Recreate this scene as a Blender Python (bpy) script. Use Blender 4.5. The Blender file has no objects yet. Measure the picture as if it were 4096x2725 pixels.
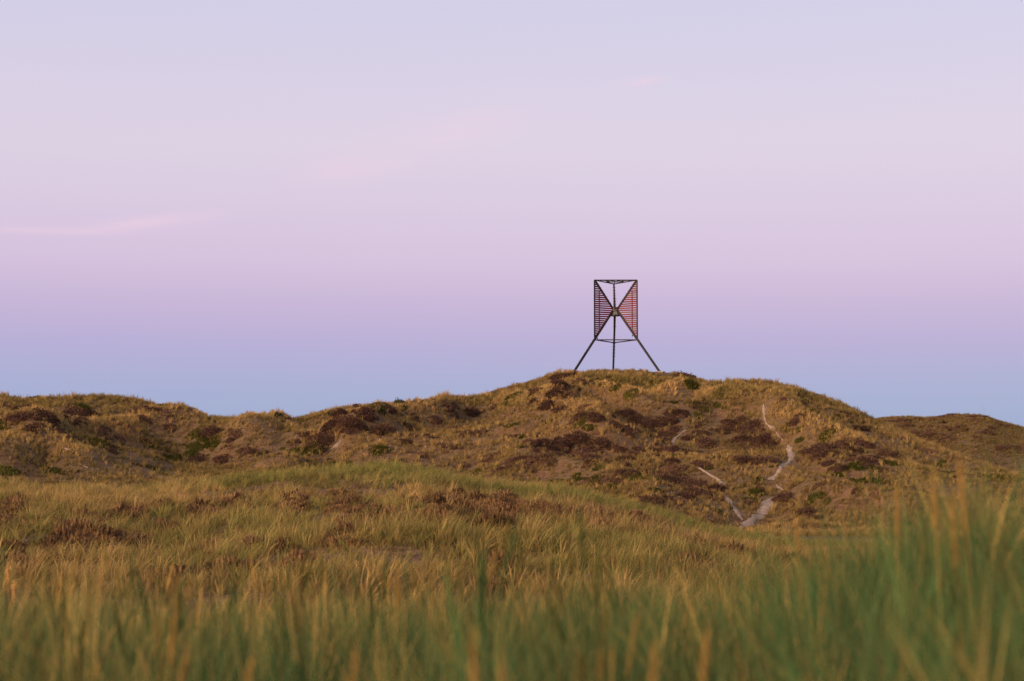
import bpy, math, random
import numpy as np
from mathutils import Vector, Matrix

R = math.radians
rng = np.random.default_rng(7)
random.seed(7)
sc = bpy.context.scene
COL = sc.collection

# ------------------------------------------------------------------ camera, sky, sun, exposure
F = 7964.0            # focal length in photo pixels (70 mm on 36 mm)
HOR = 2000.0          # photo row of eye level
S23 = 4096 / 2357.0   # overview measurements -> photo pixels

cam_d = bpy.data.cameras.new('camera')
cam = bpy.data.objects.new('camera', cam_d)
COL.objects.link(cam)
sc.camera = cam
cam.location = (0, 0, 0)
PITCH = math.atan((HOR - 1362.5) / F)
cam.rotation_euler = (math.pi / 2 + PITCH, 0, 0)
cam_d.lens = 70
cam_d.sensor_width = 36
cam_d.clip_start = 0.05
cam_d.clip_end = 20000
cam_d.dof.use_dof = True
cam_d.dof.focus_distance = 262
cam_d.dof.aperture_fstop = 2.4

SUN_EL = 15.0
SUN_AZ = 226.0        # degrees clockwise from +Y (the view direction): low behind the camera
world = bpy.data.worlds.new('World')
sc.world = world
world.use_nodes = True
wn, wl = world.node_tree.nodes, world.node_tree.links
wn.clear()


def wmath(op, a, b=None, c=None, clamp=False):
    n = wn.new('ShaderNodeMath')
    n.operation = op
    n.use_clamp = clamp
    for i, v in enumerate((a, b, c)):
        if v is None:
            continue
        if isinstance(v, (int, float)):
            n.inputs[i].default_value = v
        else:
            wl.new(v, n.inputs[i])
    return n.outputs[0]


out = wn.new('ShaderNodeOutputWorld')
sky = wn.new('ShaderNodeTexSky')
sky.sky_type = 'NISHITA'
sky.sun_disc = False
sky.sun_elevation = R(2.0)
sky.sun_rotation = R(SUN_AZ)
bg1 = wn.new('ShaderNodeBackground')
bg1.inputs[1].default_value = 0.05
wl.new(sky.outputs[0], bg1.inputs[0])
tc = wn.new('ShaderNodeTexCoord')
sep = wn.new('ShaderNodeSeparateXYZ')
wl.new(tc.outputs['Generated'], sep.inputs[0])
EL = wmath('ARCSINE', sep.outputs[2])
AZ = wmath('ARCTAN2', sep.outputs[0], sep.outputs[1])
ramp = wn.new('ShaderNodeValToRGB')
RANGE = 90.0
# twilight arch: earth-shadow blue at the horizon, purple and rose belt above, pale lavender higher up
def lin(c):
    c = c / 255.0
    return c / 12.92 if c <= 0.04045 else ((c + 0.055) / 1.055) ** 2.4
STOPS = [(0.0, (122, 152, 200)), (2.3, (141, 165, 207)), (3.3, (151, 164, 209)), (4.4, (167, 161, 210)),
         (5.6, (186, 168, 210)), (6.8, (202, 181, 215)), (8.4, (208, 191, 218)), (10.2, (212, 199, 220)),
         (11.8, (209, 199, 222)), (13.6, (204, 198, 223)), (18, (198, 197, 222)), (35, (165, 178, 212)), (90, (128, 146, 194))]
els = ramp.color_ramp.elements
while len(els) < len(STOPS):
    els.new(0.5)
for e, (p, c) in zip(els, STOPS):
    e.position = p / RANGE
for e, (p, c) in zip(els, STOPS):
    e.color = (lin(c[0]), lin(c[1]), lin(c[2]), 1)
ramp.color_ramp.interpolation = 'LINEAR'
wl.new(wmath('MULTIPLY', EL, 180 / math.pi / RANGE), ramp.inputs[0])
# thin rose cirrus: stretched noise over the whole sky, with a few denser streaks
cmb = wn.new('ShaderNodeCombineXYZ')
wl.new(wmath('MULTIPLY', AZ, 9.0), cmb.inputs[0])
wl.new(wmath('MULTIPLY_ADD', EL, 46.0, wmath('MULTIPLY', AZ, -9.0)), cmb.inputs[1])
nz = wn.new('ShaderNodeTexNoise')
nz.inputs['Scale'].default_value = 1.0
nz.inputs['Detail'].default_value = 5
nz.inputs['Roughness'].default_value = 0.55
nz.inputs['Distortion'].default_value = 0.6
wl.new(cmb.outputs[0], nz.inputs['Vector'])
wisp = wmath('MULTIPLY_ADD', nz.outputs[0], 1.3, -0.15, clamp=True)
mask = None
for px, py, w, h, rot, amp in [(1010, 315, 210, 44, -0.24, 0.85), (810, 395, 130, 34, -0.10, 0.6), (1485, 190, 44, 10, -0.15, 1.5), (340, 522, 130, 13, -0.14, 0.95),
                               (60, 547, 190, 8, 0.0, 0.8)]:
    a0 = math.atan((px * S23 - 2048) / F)
    e0 = PITCH + math.atan((1362.5 - py * S23) / F)
    dx = wmath('SUBTRACT', AZ, a0)
    dy = wmath('SUBTRACT', EL, e0)
    c, s = math.cos(-rot), math.sin(-rot)
    p = wmath('MULTIPLY_ADD', dx, c, wmath('MULTIPLY', dy, s))
    q = wmath('MULTIPLY_ADD', dy, c, wmath('MULTIPLY', dx, -s))
    p = wmath('MULTIPLY', p, F / (w * S23))
    q = wmath('MULTIPLY', q, F / (h * S23))
    d2 = wmath('ADD', wmath('MULTIPLY', p, p), wmath('MULTIPLY', q, q))
    g = wmath('MULTIPLY', wmath('EXPONENT', wmath('MULTIPLY', d2, -1.0)), amp)
    mask = g if mask is None else wmath('ADD', mask, g)
fac = wmath('MULTIPLY', wisp, wmath('MULTIPLY_ADD', mask, 0.70, 0.03), clamp=True)
mixc = wn.new('ShaderNodeMixRGB')
wl.new(fac, mixc.inputs[0])
wl.new(ramp.outputs[0], mixc.inputs[1])
mixc.inputs[2].default_value = (lin(234), lin(200), lin(220), 1)
bg2 = wn.new('ShaderNodeBackground')
bg2.inputs[1].default_value = 1.0
wl.new(mixc.outputs[0], bg2.inputs[0])
add = wn.new('ShaderNodeAddShader')
wl.new(bg1.outputs[0], add.inputs[0])
wl.new(bg2.outputs[0], add.inputs[1])
wl.new(add.outputs[0], out.inputs[0])

sun_d = bpy.data.lights.new('sun', 'SUN')
sun = bpy.data.objects.new('sun', sun_d)
COL.objects.link(sun)
sun_d.energy = 4.9
sun_d.angle = R(36)
sun_d.color = (1.0, 0.76, 0.48)
sdir = Vector((math.sin(R(SUN_AZ)) * math.cos(R(SUN_EL)), math.cos(R(SUN_AZ)) * math.cos(R(SUN_EL)), math.sin(R(SUN_EL))))
sun.rotation_euler = sdir.to_track_quat('Z', 'Y').to_euler()
sun.location = (0, -20, 30)

vs = sc.view_settings
vs.view_transform = 'Standard'
vs.look = 'None'
vs.gamma = 1
vs.exposure = 0
vs.use_curve_mapping = False
cy = sc.cycles
cy.max_bounces = 4
cy.diffuse_bounces = 2
cy.transmission_bounces = 2
cy.glossy_bounces = 2
cy.use_denoising = True
cy.denoiser = 'OPENIMAGEDENOISE'
cy.denoising_input_passes = 'RGB_ALBEDO_NORMAL'
cy.denoising_prefilter = 'FAST'
cy.use_adaptive_sampling = True
cy.adaptive_threshold = 0.02


# ------------------------------------------------------------------ helpers
def tag(o, label=None, cat=None, group=None, kind=None):
    if label:
        o['label'] = label
    if cat:
        o['category'] = cat
    if group:
        o['group'] = group
    if kind:
        o['kind'] = kind
    return o


def link(o, parent=None):
    COL.objects.link(o)
    if parent:
        o.parent = parent
    return o


def hash2(ix, iy, seed):
    h = (ix.astype(np.int64) * 374761393 + iy.astype(np.int64) * 668265263 + seed * 974634521) & 0xFFFFFFFF
    h = ((h ^ (h >> 13)) * 1274126177) & 0xFFFFFFFF
    h = h ^ (h >> 16)
    return (h & 0xFFFFFF) / float(0xFFFFFF)


def vnoise(x, y, seed=0):
    ix, iy = np.floor(x), np.floor(y)
    fx, fy = x - ix, y - iy
    fx = fx * fx * fx * (fx * (fx * 6 - 15) + 10)
    fy = fy * fy * fy * (fy * (fy * 6 - 15) + 10)
    a, b = hash2(ix, iy, seed), hash2(ix + 1, iy, seed)
    c, d = hash2(ix, iy + 1, seed), hash2(ix + 1, iy + 1, seed)
    return (a + (b - a) * fx) * (1 - fy) + (c + (d - c) * fx) * fy


def fbm(x, y, seed=0, octs=4, gain=0.5):
    s, a, t = 0, 1.0, 0
    for o in range(octs):
        s = s + a * vnoise(x + 17.3 * o, y - 9.1 * o, seed + o)
        t += a
        a *= gain
        x, y = x * 2.03, y * 2.03
    return s / t


def sstep(a, b, x):
    t = np.clip((x - a) / (b - a), 0, 1)
    return t * t * (3 - 2 * t)


# ------------------------------------------------------------------ materials
class NT:
    def __init__(self, name):
        self.m = bpy.data.materials.new(name)
        self.m.use_nodes = True
        self.n, self.l = self.m.node_tree.nodes, self.m.node_tree.links
        self.n.clear()
        self.out = self.n.new('ShaderNodeOutputMaterial')

    def new(self, t, **kw):
        n = self.n.new(t)
        for k, v in kw.items():
            setattr(n, k, v)
        return n

    def set(self, sock, v):
        if isinstance(v, bpy.types.NodeSocket):
            self.l.new(v, sock)
        elif isinstance(v, (tuple, list)) and len(v) == 3 and sock.type == 'RGBA':
            sock.default_value = (*v, 1)
        else:
            sock.default_value = v

    def math(self, op, a, b=0.0, clamp=False):
        n = self.new('ShaderNodeMath', operation=op, use_clamp=clamp)
        self.set(n.inputs[0], a)
        self.set(n.inputs[1], b)
        return n.outputs[0]

    def mix(self, f, a, b, mode='MIX'):
        n = self.new('ShaderNodeMixRGB', blend_type=mode)
        self.set(n.inputs[0], f)
        self.set(n.inputs[1], a)
        self.set(n.inputs[2], b)
        return n.outputs[0]

    def noise(self, vec, scale, detail=4, rough=0.55):
        n = self.new('ShaderNodeTexNoise')
        n.inputs['Scale'].default_value = scale
        n.inputs['Detail'].default_value = detail
        n.inputs['Roughness'].default_value = rough
        if vec is not None:
            self.l.new(vec, n.inputs['Vector'])
        return n.outputs[0]

    def ramp(self, f, lo, hi):
        n = self.new('ShaderNodeMapRange')
        n.interpolation_type = 'SMOOTHSTEP'
        self.set(n.inputs[0], f)
        n.inputs[1].default_value = lo
        n.inputs[2].default_value = hi
        return n.outputs[0]

    def attr(self, name, kind='GEOMETRY'):
        n = self.new('ShaderNodeAttribute', attribute_name=name, attribute_type=kind)
        return n

    def pos(self):
        return self.new('ShaderNodeNewGeometry').outputs['Position']

    def obj(self):
        return self.new('ShaderNodeTexCoord').outputs['Object']

    def principled(self, col, rough=0.8, bump=None, bstr=0.3, bdist=0.02, spec=0.3):
        p = self.new('ShaderNodeBsdfPrincipled')
        self.set(p.inputs['Base Color'], col)
        self.set(p.inputs['Roughness'], rough)
        p.inputs['Specular IOR Level'].default_value = spec
        if bump is not None:
            b = self.new('ShaderNodeBump')
            b.inputs['Strength'].default_value = bstr
            b.inputs['Distance'].default_value = bdist
            self.l.new(bump, b.inputs['Height'])
            self.l.new(b.outputs[0], p.inputs['Normal'])
        self.l.new(p.outputs[0], self.out.inputs[0])
        return self.m


def foliage_mat(name, green, straw, dark, spread=0.55, tip=0.25, trans=0.3):
    """Leaf material: each blade takes its own place between green and straw; the clump attribute shifts the whole plant."""
    t = NT(name)
    bl = t.attr('bl')
    s = t.new('ShaderNodeSeparateColor')
    t.l.new(bl.outputs['Color'], s.inputs[0])
    ti = t.attr('tint', 'INSTANCER')
    s2 = t.new('ShaderNodeSeparateColor')
    t.l.new(ti.outputs['Color'], s2.inputs[0])
    f = t.math('MULTIPLY_ADD', s.outputs[0], spread)
    f.node.inputs[2].default_value = -spread / 2
    f = t.math('ADD', f, s2.outputs[0])
    g = t.math('MULTIPLY', s.outputs[1], tip)
    f = t.math('ADD', f, g, clamp=True)
    c = t.mix(f, green, straw)
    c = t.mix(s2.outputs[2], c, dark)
    br = t.math('ADD', s2.outputs[1], 0.5)
    c = t.mix(1.0, c, br, 'MULTIPLY')
    d = t.new('ShaderNodeBsdfDiffuse')
    t.l.new(c, d.inputs[0])
    tr = t.new('ShaderNodeBsdfTranslucent')
    t.l.new(c, tr.inputs[0])
    mx = t.new('ShaderNodeMixShader')
    mx.inputs[0].default_value = trans
    t.l.new(d.outputs[0], mx.inputs[1])
    t.l.new(tr.outputs[0], mx.inputs[2])
    t.l.new(mx.outputs[0], t.out.inputs[0])
    return t.m


M = {}
M['fore'] = foliage_mat('marram_near', (0.062, 0.112, 0.036), (0.54, 0.31, 0.09), (0.10, 0.065, 0.04), 0.55, 0.36)
M['mid'] = foliage_mat('marram_middle', (0.15, 0.155, 0.035), (0.46, 0.265, 0.095), (0.12, 0.062, 0.038), 0.55, 0.25)
M['far'] = foliage_mat('marram_far', (0.15, 0.12, 0.032), (0.42, 0.25, 0.09), (0.145, 0.072, 0.040), 0.4, 0.2)
M['heath'] = foliage_mat('heather', (0.062, 0.031, 0.022), (0.155, 0.078, 0.050), (0.04, 0.022, 0.018), 0.7, 0.65, 0.15)
M['rust'] = foliage_mat('tussock_rust', (0.085, 0.042, 0.020), (0.20, 0.105, 0.048), (0.06, 0.03, 0.018), 0.8, 0.6, 0.2)
M['crow'] = foliage_mat('crowberry', (0.050, 0.050, 0.010), (0.12, 0.095, 0.022), (0.04, 0.03, 0.01), 0.8, 0.3, 0.2)


def ground_mat():
    t = NT('dune_ground')
    p = t.pos()
    a = t.noise(p, 0.16, 6, 0.6)
    b = t.noise(p, 1.1, 5, 0.65)
    c = t.noise(p, 5.0, 4, 0.6)
    litter = t.mix(t.ramp(b, 0.35, 0.65), (0.15, 0.074, 0.038), (0.24, 0.125, 0.060))
    moss = t.mix(t.ramp(c, 0.3, 0.7), (0.155, 0.092, 0.042), (0.225, 0.135, 0.068))
    col = t.mix(t.ramp(a, 0.40, 0.62), litter, moss)
    col = t.mix(t.math('MULTIPLY', t.ramp(c, 0.50, 0.66), 0.75), col, (0.085, 0.048, 0.026))
    col = t.mix(t.math('MULTIPLY', t.ramp(t.noise(p, 0.55, 4, 0.6), 0.55, 0.68), 0.6), col, (0.09, 0.062, 0.022))
    return t.principled(col, 0.95, c, 0.9, 0.2, 0.1)


def sand_mat():
    t = NT('path_sand')
    p = t.pos()
    b = t.noise(p, 2.2, 4)
    c = t.noise(p, 9.0, 3)
    col = t.mix(t.ramp(b, 0.3, 0.7), (0.24, 0.155, 0.105), (0.38, 0.26, 0.185))
    col = t.mix(t.ramp(c, 0.62, 0.74), col, (0.16, 0.10, 0.07))
    return t.principled(col, 0.95, c, 0.6, 0.06, 0.1)


def steel_mat():
    t = NT('weathered_steel')
    p = t.obj()
    a = t.noise(p, 5.0, 6, 0.7)
    b = t.noise(p, 1.3, 3)
    col = t.mix(t.ramp(b, 0.4, 0.65), (0.014, 0.010, 0.010), (0.036, 0.020, 0.016))
    col = t.mix(t.ramp(a, 0.59, 0.67), col, (0.13, 0.115, 0.12))
    return t.principled(col, 0.7, a, 0.4, 0.01, 0.3)


def hub_mat():
    t = NT('peeling_plate')
    p = t.obj()
    a = t.noise(p, 3.2, 5, 0.65)
    col = t.mix(t.ramp(a, 0.42, 0.54), (0.022, 0.015, 0.013), (0.15, 0.13, 0.12))
    return t.principled(col, 0.75, a, 0.4, 0.01, 0.3)


def red_mat():
    t = NT('red_paint')
    p = t.obj()
    a = t.noise(p, 0.9, 4, 0.6)
    b = t.noise(p, 7.0, 3, 0.6)
    rn = t.new('ShaderNodeObjectInfo').outputs['Random']
    col = t.mix(t.ramp(a, 0.35, 0.65), (0.105, 0.003, 0.004), (0.20, 0.006, 0.008))
    col = t.mix(t.ramp(b, 0.62, 0.72), col, (0.14, 0.06, 0.04))
    col = t.mix(t.math('GREATER_THAN', rn, 0.93), col, (0.15, 0.06, 0.035))
    return t.principled(col, 0.6, b, 0.2, 0.01, 0.35)


def concrete_mat():
    t = NT('footing_concrete')
    b = t.noise(t.obj(), 4.0, 4)
    return t.principled(t.mix(b, (0.30, 0.21, 0.16), (0.45, 0.34, 0.28)), 0.9, b, 0.4, 0.02, 0.2)


M['ground'], M['sand'], M['steel'], M['hub'], M['red'], M['concrete'] = ground_mat(), sand_mat(), steel_mat(), hub_mat(), red_mat(), concrete_mat()

# ------------------------------------------------------------------ the dune landscape (a height function of world x, y)
sky_px = np.array([(-600, 930), (-200, 905), (0, 909), (60, 917), (140, 916), (230, 915), (310, 923), (355, 938), (400, 952), (470, 961), (540, 968), (600, 970),
                   (650, 967), (690, 963), (740, 948), (790, 935), (850, 932), (900, 931), (970, 928), (1040, 930), (1090, 921), (1130, 908),
                   (1180, 892), (1240, 878), (1280, 866), (1310, 862), (1340, 860), (1420, 860), (1500, 862), (1560, 864), (1590, 870), (1630, 879),
                   (1700, 882), (1780, 884), (1830, 897), (1870, 909), (1920, 924), (1960, 944), (2000, 965), (2060, 988), (2120, 1016),
                   (2180, 1042), (2250, 1066), (2357, 1096), (2600, 1130), (3000, 1150)], float)
rh_px = np.array([(-600, 250), (0, 250), (600, 255), (700, 262), (1040, 268), (1300, 271), (1600, 271), (1900, 262), (2000, 255), (2357, 240), (3000, 235)], float)
mid_px = np.array([(-600, 1110), (0, 1100), (250, 1118), (430, 1108), (560, 1092), (680, 1086), (800, 1078), (900, 1077), (1000, 1082), (1100, 1101),
                   (1200, 1118), (1300, 1142), (1400, 1168), (1500, 1193), (1600, 1214), (1700, 1233), (1850, 1250), (2100, 1260), (2357, 1265), (3000, 1260)], float)
rear_px = np.array([(-600, 1150), (1700, 1130), (1850, 1010), (1900, 992), (1960, 976), (2010, 966), (2040, 960), (2100, 958), (2180, 960), (2230, 956),
                    (2270, 957), (2300, 967), (2357, 983), (2500, 1005), (3000, 1060)], float)


def prof(tab, px):
    return np.interp(px, tab[:, 0], tab[:, 1])


# measured crests are sampled once on a fine azimuth grid and softened
_pg = np.linspace(-600, 3000, 1441)
def soft(tab, w):
    k = np.exp(-0.5 * (np.arange(-40, 41) / w) ** 2)
    k /= k.sum()
    v = np.convolve(np.pad(prof(tab, _pg), 40, mode='edge'), k, 'valid')
    return np.stack([_pg, v], 1)
mid_px[:, 1] += 24 - np.interp(mid_px[:, 0], [1000, 1200, 1300, 1400, 1500, 1600, 1750], [0, 14, 28, 36, 30, 14, 0])
sky_px[(sky_px[:, 0] < 1150) | (sky_px[:, 0] > 1570), 1] += 4
rear_px[:, 1] += 3
sky_px[(sky_px[:, 0] > 1290) & (sky_px[:, 0] < 1570), 1] += 3
sky_px, mid_px, rear_px, rh_px = soft(sky_px, 3), soft(mid_px, 14), soft(rear_px, 3), soft(rh_px, 16)

BX, BY, BZ = 14.6, 280.4, 17.66      # foot centre of the beacon


def height0(x, y):
    r = np.hypot(x, y) + 1e-6
    az = np.arctan2(x, y)
    u = np.tan(np.clip(az, -0.55, 0.55))
    ca = np.cos(np.clip(az, -0.55, 0.55))
    px = np.clip((u * F + 2048) / S23, -600, 3000)
    tz = lambda tab, rr: rr * ca * (HOR - S23 * prof(tab, px)) / F
    rise = 0.58 * sstep(0.09, 0.235, u) + 0.06 * sstep(-0.12, -0.24, u)
    one = np.ones_like(r)
    rm = 112 - 14 * sstep(1500, 2100, px)
    rh = prof(rh_px, px)
    ctrl = [(0 * one, -1.45 * one), (9.5 * one, -1.17 + rise), (27 * one, -2.5 * one), (rm, tz(mid_px, rm)), (168 * one, -2.9 * one),
            (rh, tz(sky_px, rh)), (rh + 55, tz(sky_px, rh) - 9), (385 * one, tz(rear_px, 385 * one)), (520 * one, -6 * one), (1e5 * one, -8 * one)]
    front = sstep(0.75, 0.45, np.abs(az))     # out of the frame the hills run out into low dunes
    z = np.full_like(r, -8.0)
    for k in range(len(ctrl) - 1):
        (ra, za), (rb, zb) = ctrl[k], ctrl[k + 1]
        if k > 1:
            za, zb = za * front - 2.0 * (1 - front), zb * front - 2.0 * (1 - front)
        t = np.clip((r - ra) / (rb - ra), 0, 1)
        if k == 4:
            s = t ** 1.12
            s = 0.55 * s + 0.45 * (s * s * (3 - 2 * s))
        else:
            s = t * t * (3 - 2 * t)
        z = np.where((r >= ra) & (r < rb), za + (zb - za) * s, z)
    # dune relief: weak near the measured crests, strong on the open faces
    hill = sstep(165, 195, r) * (1 - 0.8 * sstep(22, 4, np.abs(r - rh))) * sstep(340, 300, r)
    n = fbm(x / 19, y / 24, 3, 3) - 0.5
    n2 = fbm(x / 6.5, y / 7.5, 11, 3) - 0.5
    wx, wy = x + 9 * (fbm(x / 26, y / 26, 13, 2) - 0.5), y + 9 * (fbm(x / 26, y / 26, 17, 2) - 0.5)
    rg = 1 - np.abs(2 * fbm(wx / 21, wy / 25, 19, 2) - 1)
    z = z + hill * (3.0 * (rg ** 2 - 0.62) + 2.0 * n + 1.8 * n2)
    z = z + sstep(345, 365, r) * sstep(480, 400, r) * (1.2 * n2 + 0.4 * n)
    mid = sstep(30, 45, r) * sstep(150, 120, r)
    z = z + mid * (0.9 * (fbm(x / 9, y / 12, 21, 2) - 0.5) + 0.55 * (fbm(x / 2.6, y / 3.2, 31, 2) - 0.5))
    z = z + sstep(60, 25, r) * 0.22 * (fbm(x / 1.7, y / 1.9, 41, 2) - 0.5)
    return z


def at0(px, py, fn, rmin=160.0):
    """World point where the sight line through a photo pixel meets the land."""
    u = (px - 2048) / F
    e = (HOR - py) / F
    yy = np.arange(rmin, 420, 0.25)
    z = fn(u * yy, yy)
    hit = np.nonzero(z >= e * yy)[0]
    i = hit[0] if len(hit) else int(np.argmax(z / yy))
    return np.array([u * yy[i], yy[i], z[i]])


RIDGES = [  # (points on the overview, height, half width)
    ([(1290, 872), (1330, 887), (1400, 916), (1450, 923), (1500, 913), (1560, 899), (1620, 916), (1700, 936)], 0.75, 2.6),
    ([(1100, 928), (1180, 942), (1300, 966), (1400, 1002), (1450, 1025)], 0.8, 3.2),
    ([(1765, 935), (1800, 985), (1880, 1003), (1960, 1030)], 0.6, 3.0),
    ([(0, 1006), (60, 1011), (130, 1004), (220, 999), (300, 986), (400, 970)], 1.0, 3.6),
    ([(560, 1006), (650, 988), (700, 1003), (750, 1032)], 1.0, 3.0),
    ([(785, 1008), (900, 977), (1000, 952), (1080, 930)], 0.8, 2.8),
    ([(0, 1052), (100, 1042), (180, 1072)], 0.8, 3.0),
    ([(690, 972), (730, 1002), (765, 1036), (750, 1060)], -1.0, 2.4),
    ([(1410, 893), (1450, 897)], -0.9, 5.0),
    ([(430, 1030), (520, 1045)], -0.9, 5.0),
    ([(1715, 1200), (1760, 1160), (1790, 1090), (1760, 980)], -0.5, 3.0),
    ([(180, 970), (300, 965)], -0.7, 4.0),
]
RW = [(np.array([at0(a * S23, b * S23, height0)[:2] for a, b in pts]), amp, w) for pts, amp, w in RIDGES]


def poly_dist(x, y, P):
    best = np.full(x.shape, 1e9)
    for a, b in zip(P[:-1], P[1:]):
        d = b - a
        t = np.clip(((x - a[0]) * d[0] + (y - a[1]) * d[1]) / (d @ d + 1e-9), 0, 1)
        best = np.minimum(best, np.hypot(x - a[0] - t * d[0], y - a[1] - t * d[1]))
    return best


def height(x, y):
    x, y = np.asarray(x, float), np.asarray(y, float)
    z = height0(x, y)
    r = np.hypot(x, y)
    m = (r > 170) & (r < 300) & (np.abs(np.arctan2(x, y)) < 0.5)
    if m.any():
        xm, ym = x[m], y[m]
        zz = z[m]
        rhm = prof(rh_px, (xm / ym * F + 2048) / S23)
        fade = sstep(3, 17, rhm - np.hypot(xm, ym))
        for P, amp, w in RW:
            zz = zz + 2.2 * amp * fade * np.exp(-(poly_dist(xm, ym, P) / w) ** 2)
        f = sstep(13.5, 8.2, np.hypot(xm - BX, ym - BY - 1.0))
        zz = zz * (1 - f) + (BZ - 0.02) * f
        z = z.copy()
        z[m] = zz
    return z


def H(x, y):
    return float(height(np.array([x]), np.array([y]))[0])


def at(px, py, rmin=160.0):
    return at0(px, py, height, rmin)


def build_ground():
    fine = np.linspace(-0.37, 0.37, 470)
    side = np.concatenate([np.linspace(0.385, 0.8, 22), np.linspace(0.86, math.pi, 34)])
    az = np.concatenate([-side[::-1], fine, side[:-1]])          # closed ring
    rr = np.concatenate([np.geomspace(0.5, 28, 60), np.linspace(28.8, 125, 110), np.linspace(127, 172, 22), np.linspace(172.6, 290, 200),
                         np.linspace(292, 350, 24), np.linspace(352, 420, 50), np.geomspace(426, 6000, 26)])
    A, Rr = np.meshgrid(az, rr)
    X, Y = np.sin(A) * Rr, np.cos(A) * Rr
    Z = height(X, Y)
    na, nr = len(az), len(rr)
    V = np.stack([X, Y, Z], -1).reshape(-1, 3)
    V = np.concatenate([V, [[0, 0, -1.45]]])
    j = np.arange(na)
    jn = (j + 1) % na
    q = []
    for i in range(nr - 1):
        q.append(np.stack([i * na + j, i * na + jn, (i + 1) * na + jn, (i + 1) * na + j], 1)[:, ::-1])
    q = np.concatenate(q)
    tri = np.stack([np.full(na, len(V) - 1), jn, j], 1)[:, ::-1]
    me = bpy.data.meshes.new('dune_ground')
    me.vertices.add(len(V))
    me.vertices.foreach_set('co', V.ravel())
    nl = q.size + tri.size
    me.loops.add(nl)
    me.loops.foreach_set('vertex_index', np.concatenate([q.ravel(), tri.ravel()]).astype(np.int32))
    me.polygons.add(len(q) + len(tri))
    st = np.concatenate([np.arange(len(q)) * 4, q.size + np.arange(len(tri)) * 3]).astype(np.int32)
    me.polygons.foreach_set('loop_start', st)
    me.polygons.foreach_set('use_smooth', np.ones(len(st), bool))
    me.update(calc_edges=True)
    me.validate()
    me.materials.append(M['ground'])
    o = link(bpy.data.objects.new('dune_ground', me))
    tag(o, 'rolling brown dune land under grass and heather', 'dunes', kind='structure')
    return o


ground = build_ground()

# ------------------------------------------------------------------ trodden sand paths
z4 = lambda pts: [(2700 + a / 2.24, 1500 + b / 2.24) for a, b in pts]
z3 = lambda pts: [(2000 + a / 2.357, 1400 + b / 2.357) for a, b in pts]
z5 = lambda pts: [(a / 2.357, 1500 + b / 2.357) for a, b in pts]
z6 = lambda pts: [(900 + a / 2.357, 1500 + b / 2.357) for a, b in pts]
PATHS = [
    (z4([(575, 1390), (680, 1300), (770, 1260), (800, 1200), (820, 1140), (850, 1110), (930, 1080), (985, 1052)]), 1.1, 'pale sandy path zigzagging up from the foot of the beacon hill'),
    (z4([(975, 1040), (930, 1010), (885, 985)]), 0.45, 'short thin sandy bend linking two legs of the zigzag path'),
    (z4([(805, 975), (880, 920), (940, 870), (970, 820), (1040, 772), (1022, 700), (1005, 625)]), 0.85, 'pale sandy path climbing the middle of the beacon hill through heather'),
    (z4([(980, 610), (925, 565), (860, 490), (805, 430), (800, 340), (797, 245)]), 0.28, 'faint sandy trail running straight up to the beacon hill crest'),
    (z4([(610, 1320), (540, 1230), (480, 1150), (430, 1090), (400, 1060), (410, 1000), (420, 970), (380, 945), (300, 890), (220, 860), (120, 800)]), 0.62,
     'narrow sandy track branching off the zigzag path past dark heather'),
    (z3([(1650, 985), (1625, 930), (1640, 850), (1690, 800), (1770, 750)]), 0.5, 'faint broken sandy trail below the beacon among heather'),
    (z6([(965, 745), (1030, 692), (1090, 652), (1112, 612)]), 0.45, 'short sandy track in the gully beside the rounded mound'),
    (z5([(540, 690), (620, 705), (700, 730)]), 0.3, 'small bare sand scrape on the upper slope of the low grassy mound'),
    (z5([(730, 845), (790, 862), (850, 890)]), 0.3, 'small bare sand scrape at the bottom of the low grassy mound'),
]
PATH_W = []
for pts, width, label in PATHS:
    W = np.array([at(a, b)[:2] for a, b in pts])
    # resample finely and wander a little
    d = np.concatenate([[0], np.cumsum(np.hypot(*np.diff(W, axis=0).T))])
    n = max(8, int(d[-1] / 0.35))
    s = np.linspace(0, d[-1], n)
    P = np.stack([np.interp(s, d, W[:, 0]), np.interp(s, d, W[:, 1])], 1)
    k = np.ones(7) / 7
    P = np.stack([np.convolve(np.pad(P[:, i], 3, mode='edge'), k, 'valid') for i in (0, 1)], 1)
    PATH_W.append((P[::4] if len(P) > 12 else P, width))
    tdir = np.gradient(P, axis=0)
    tdir /= np.linalg.norm(tdir, axis=1)[:, None] + 1e-9
    nrm = np.stack([-tdir[:, 1], tdir[:, 0]], 1)
    hw = width * np.clip(-0.15 + 1.5 * fbm(s / 1.1, s * 0 + width * 10, 5, 3), 0.30, 0.95)
    hw *= np.clip(0.12 + np.minimum(s, s[-1] - s) / 1.6, 0, 1)
    cols = np.linspace(-1, 1, 7)
    V, Fq = [], []
    for i in range(n):
        for c in cols:
            edge = 0.18 * (hash2(np.array([i]), np.array([int(c * 9)]), 3)[0] - 0.5) if abs(c) == 1 else 0
            q = P[i] + nrm[i] * c * (hw[i] * 0.62 + edge)
            V.append((q[0], q[1], 0))
    V = np.array(V)
    # sit on the ground mesh: take the lower-sampled terrain and lift it a few centimetres, sunk at the rims
    V[:, 2] = height(V[:, 0], V[:, 1]) + np.tile(0.12 - 0.09 * np.abs(cols) ** 3, n)
    for i in range(n - 1):
        for c in range(6):
            a = i * 7 + c
            Fq.append((a, a + 1, a + 8, a + 7))
    me = bpy.data.meshes.new('sand_path')
    me.from_pydata(V.tolist(), [], Fq)
    for p in me.polygons:
        p.use_smooth = True
    me.materials.append(M['sand'])
    tag(link(bpy.data.objects.new('sand_path', me)), label, 'path', kind='structure')


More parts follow.
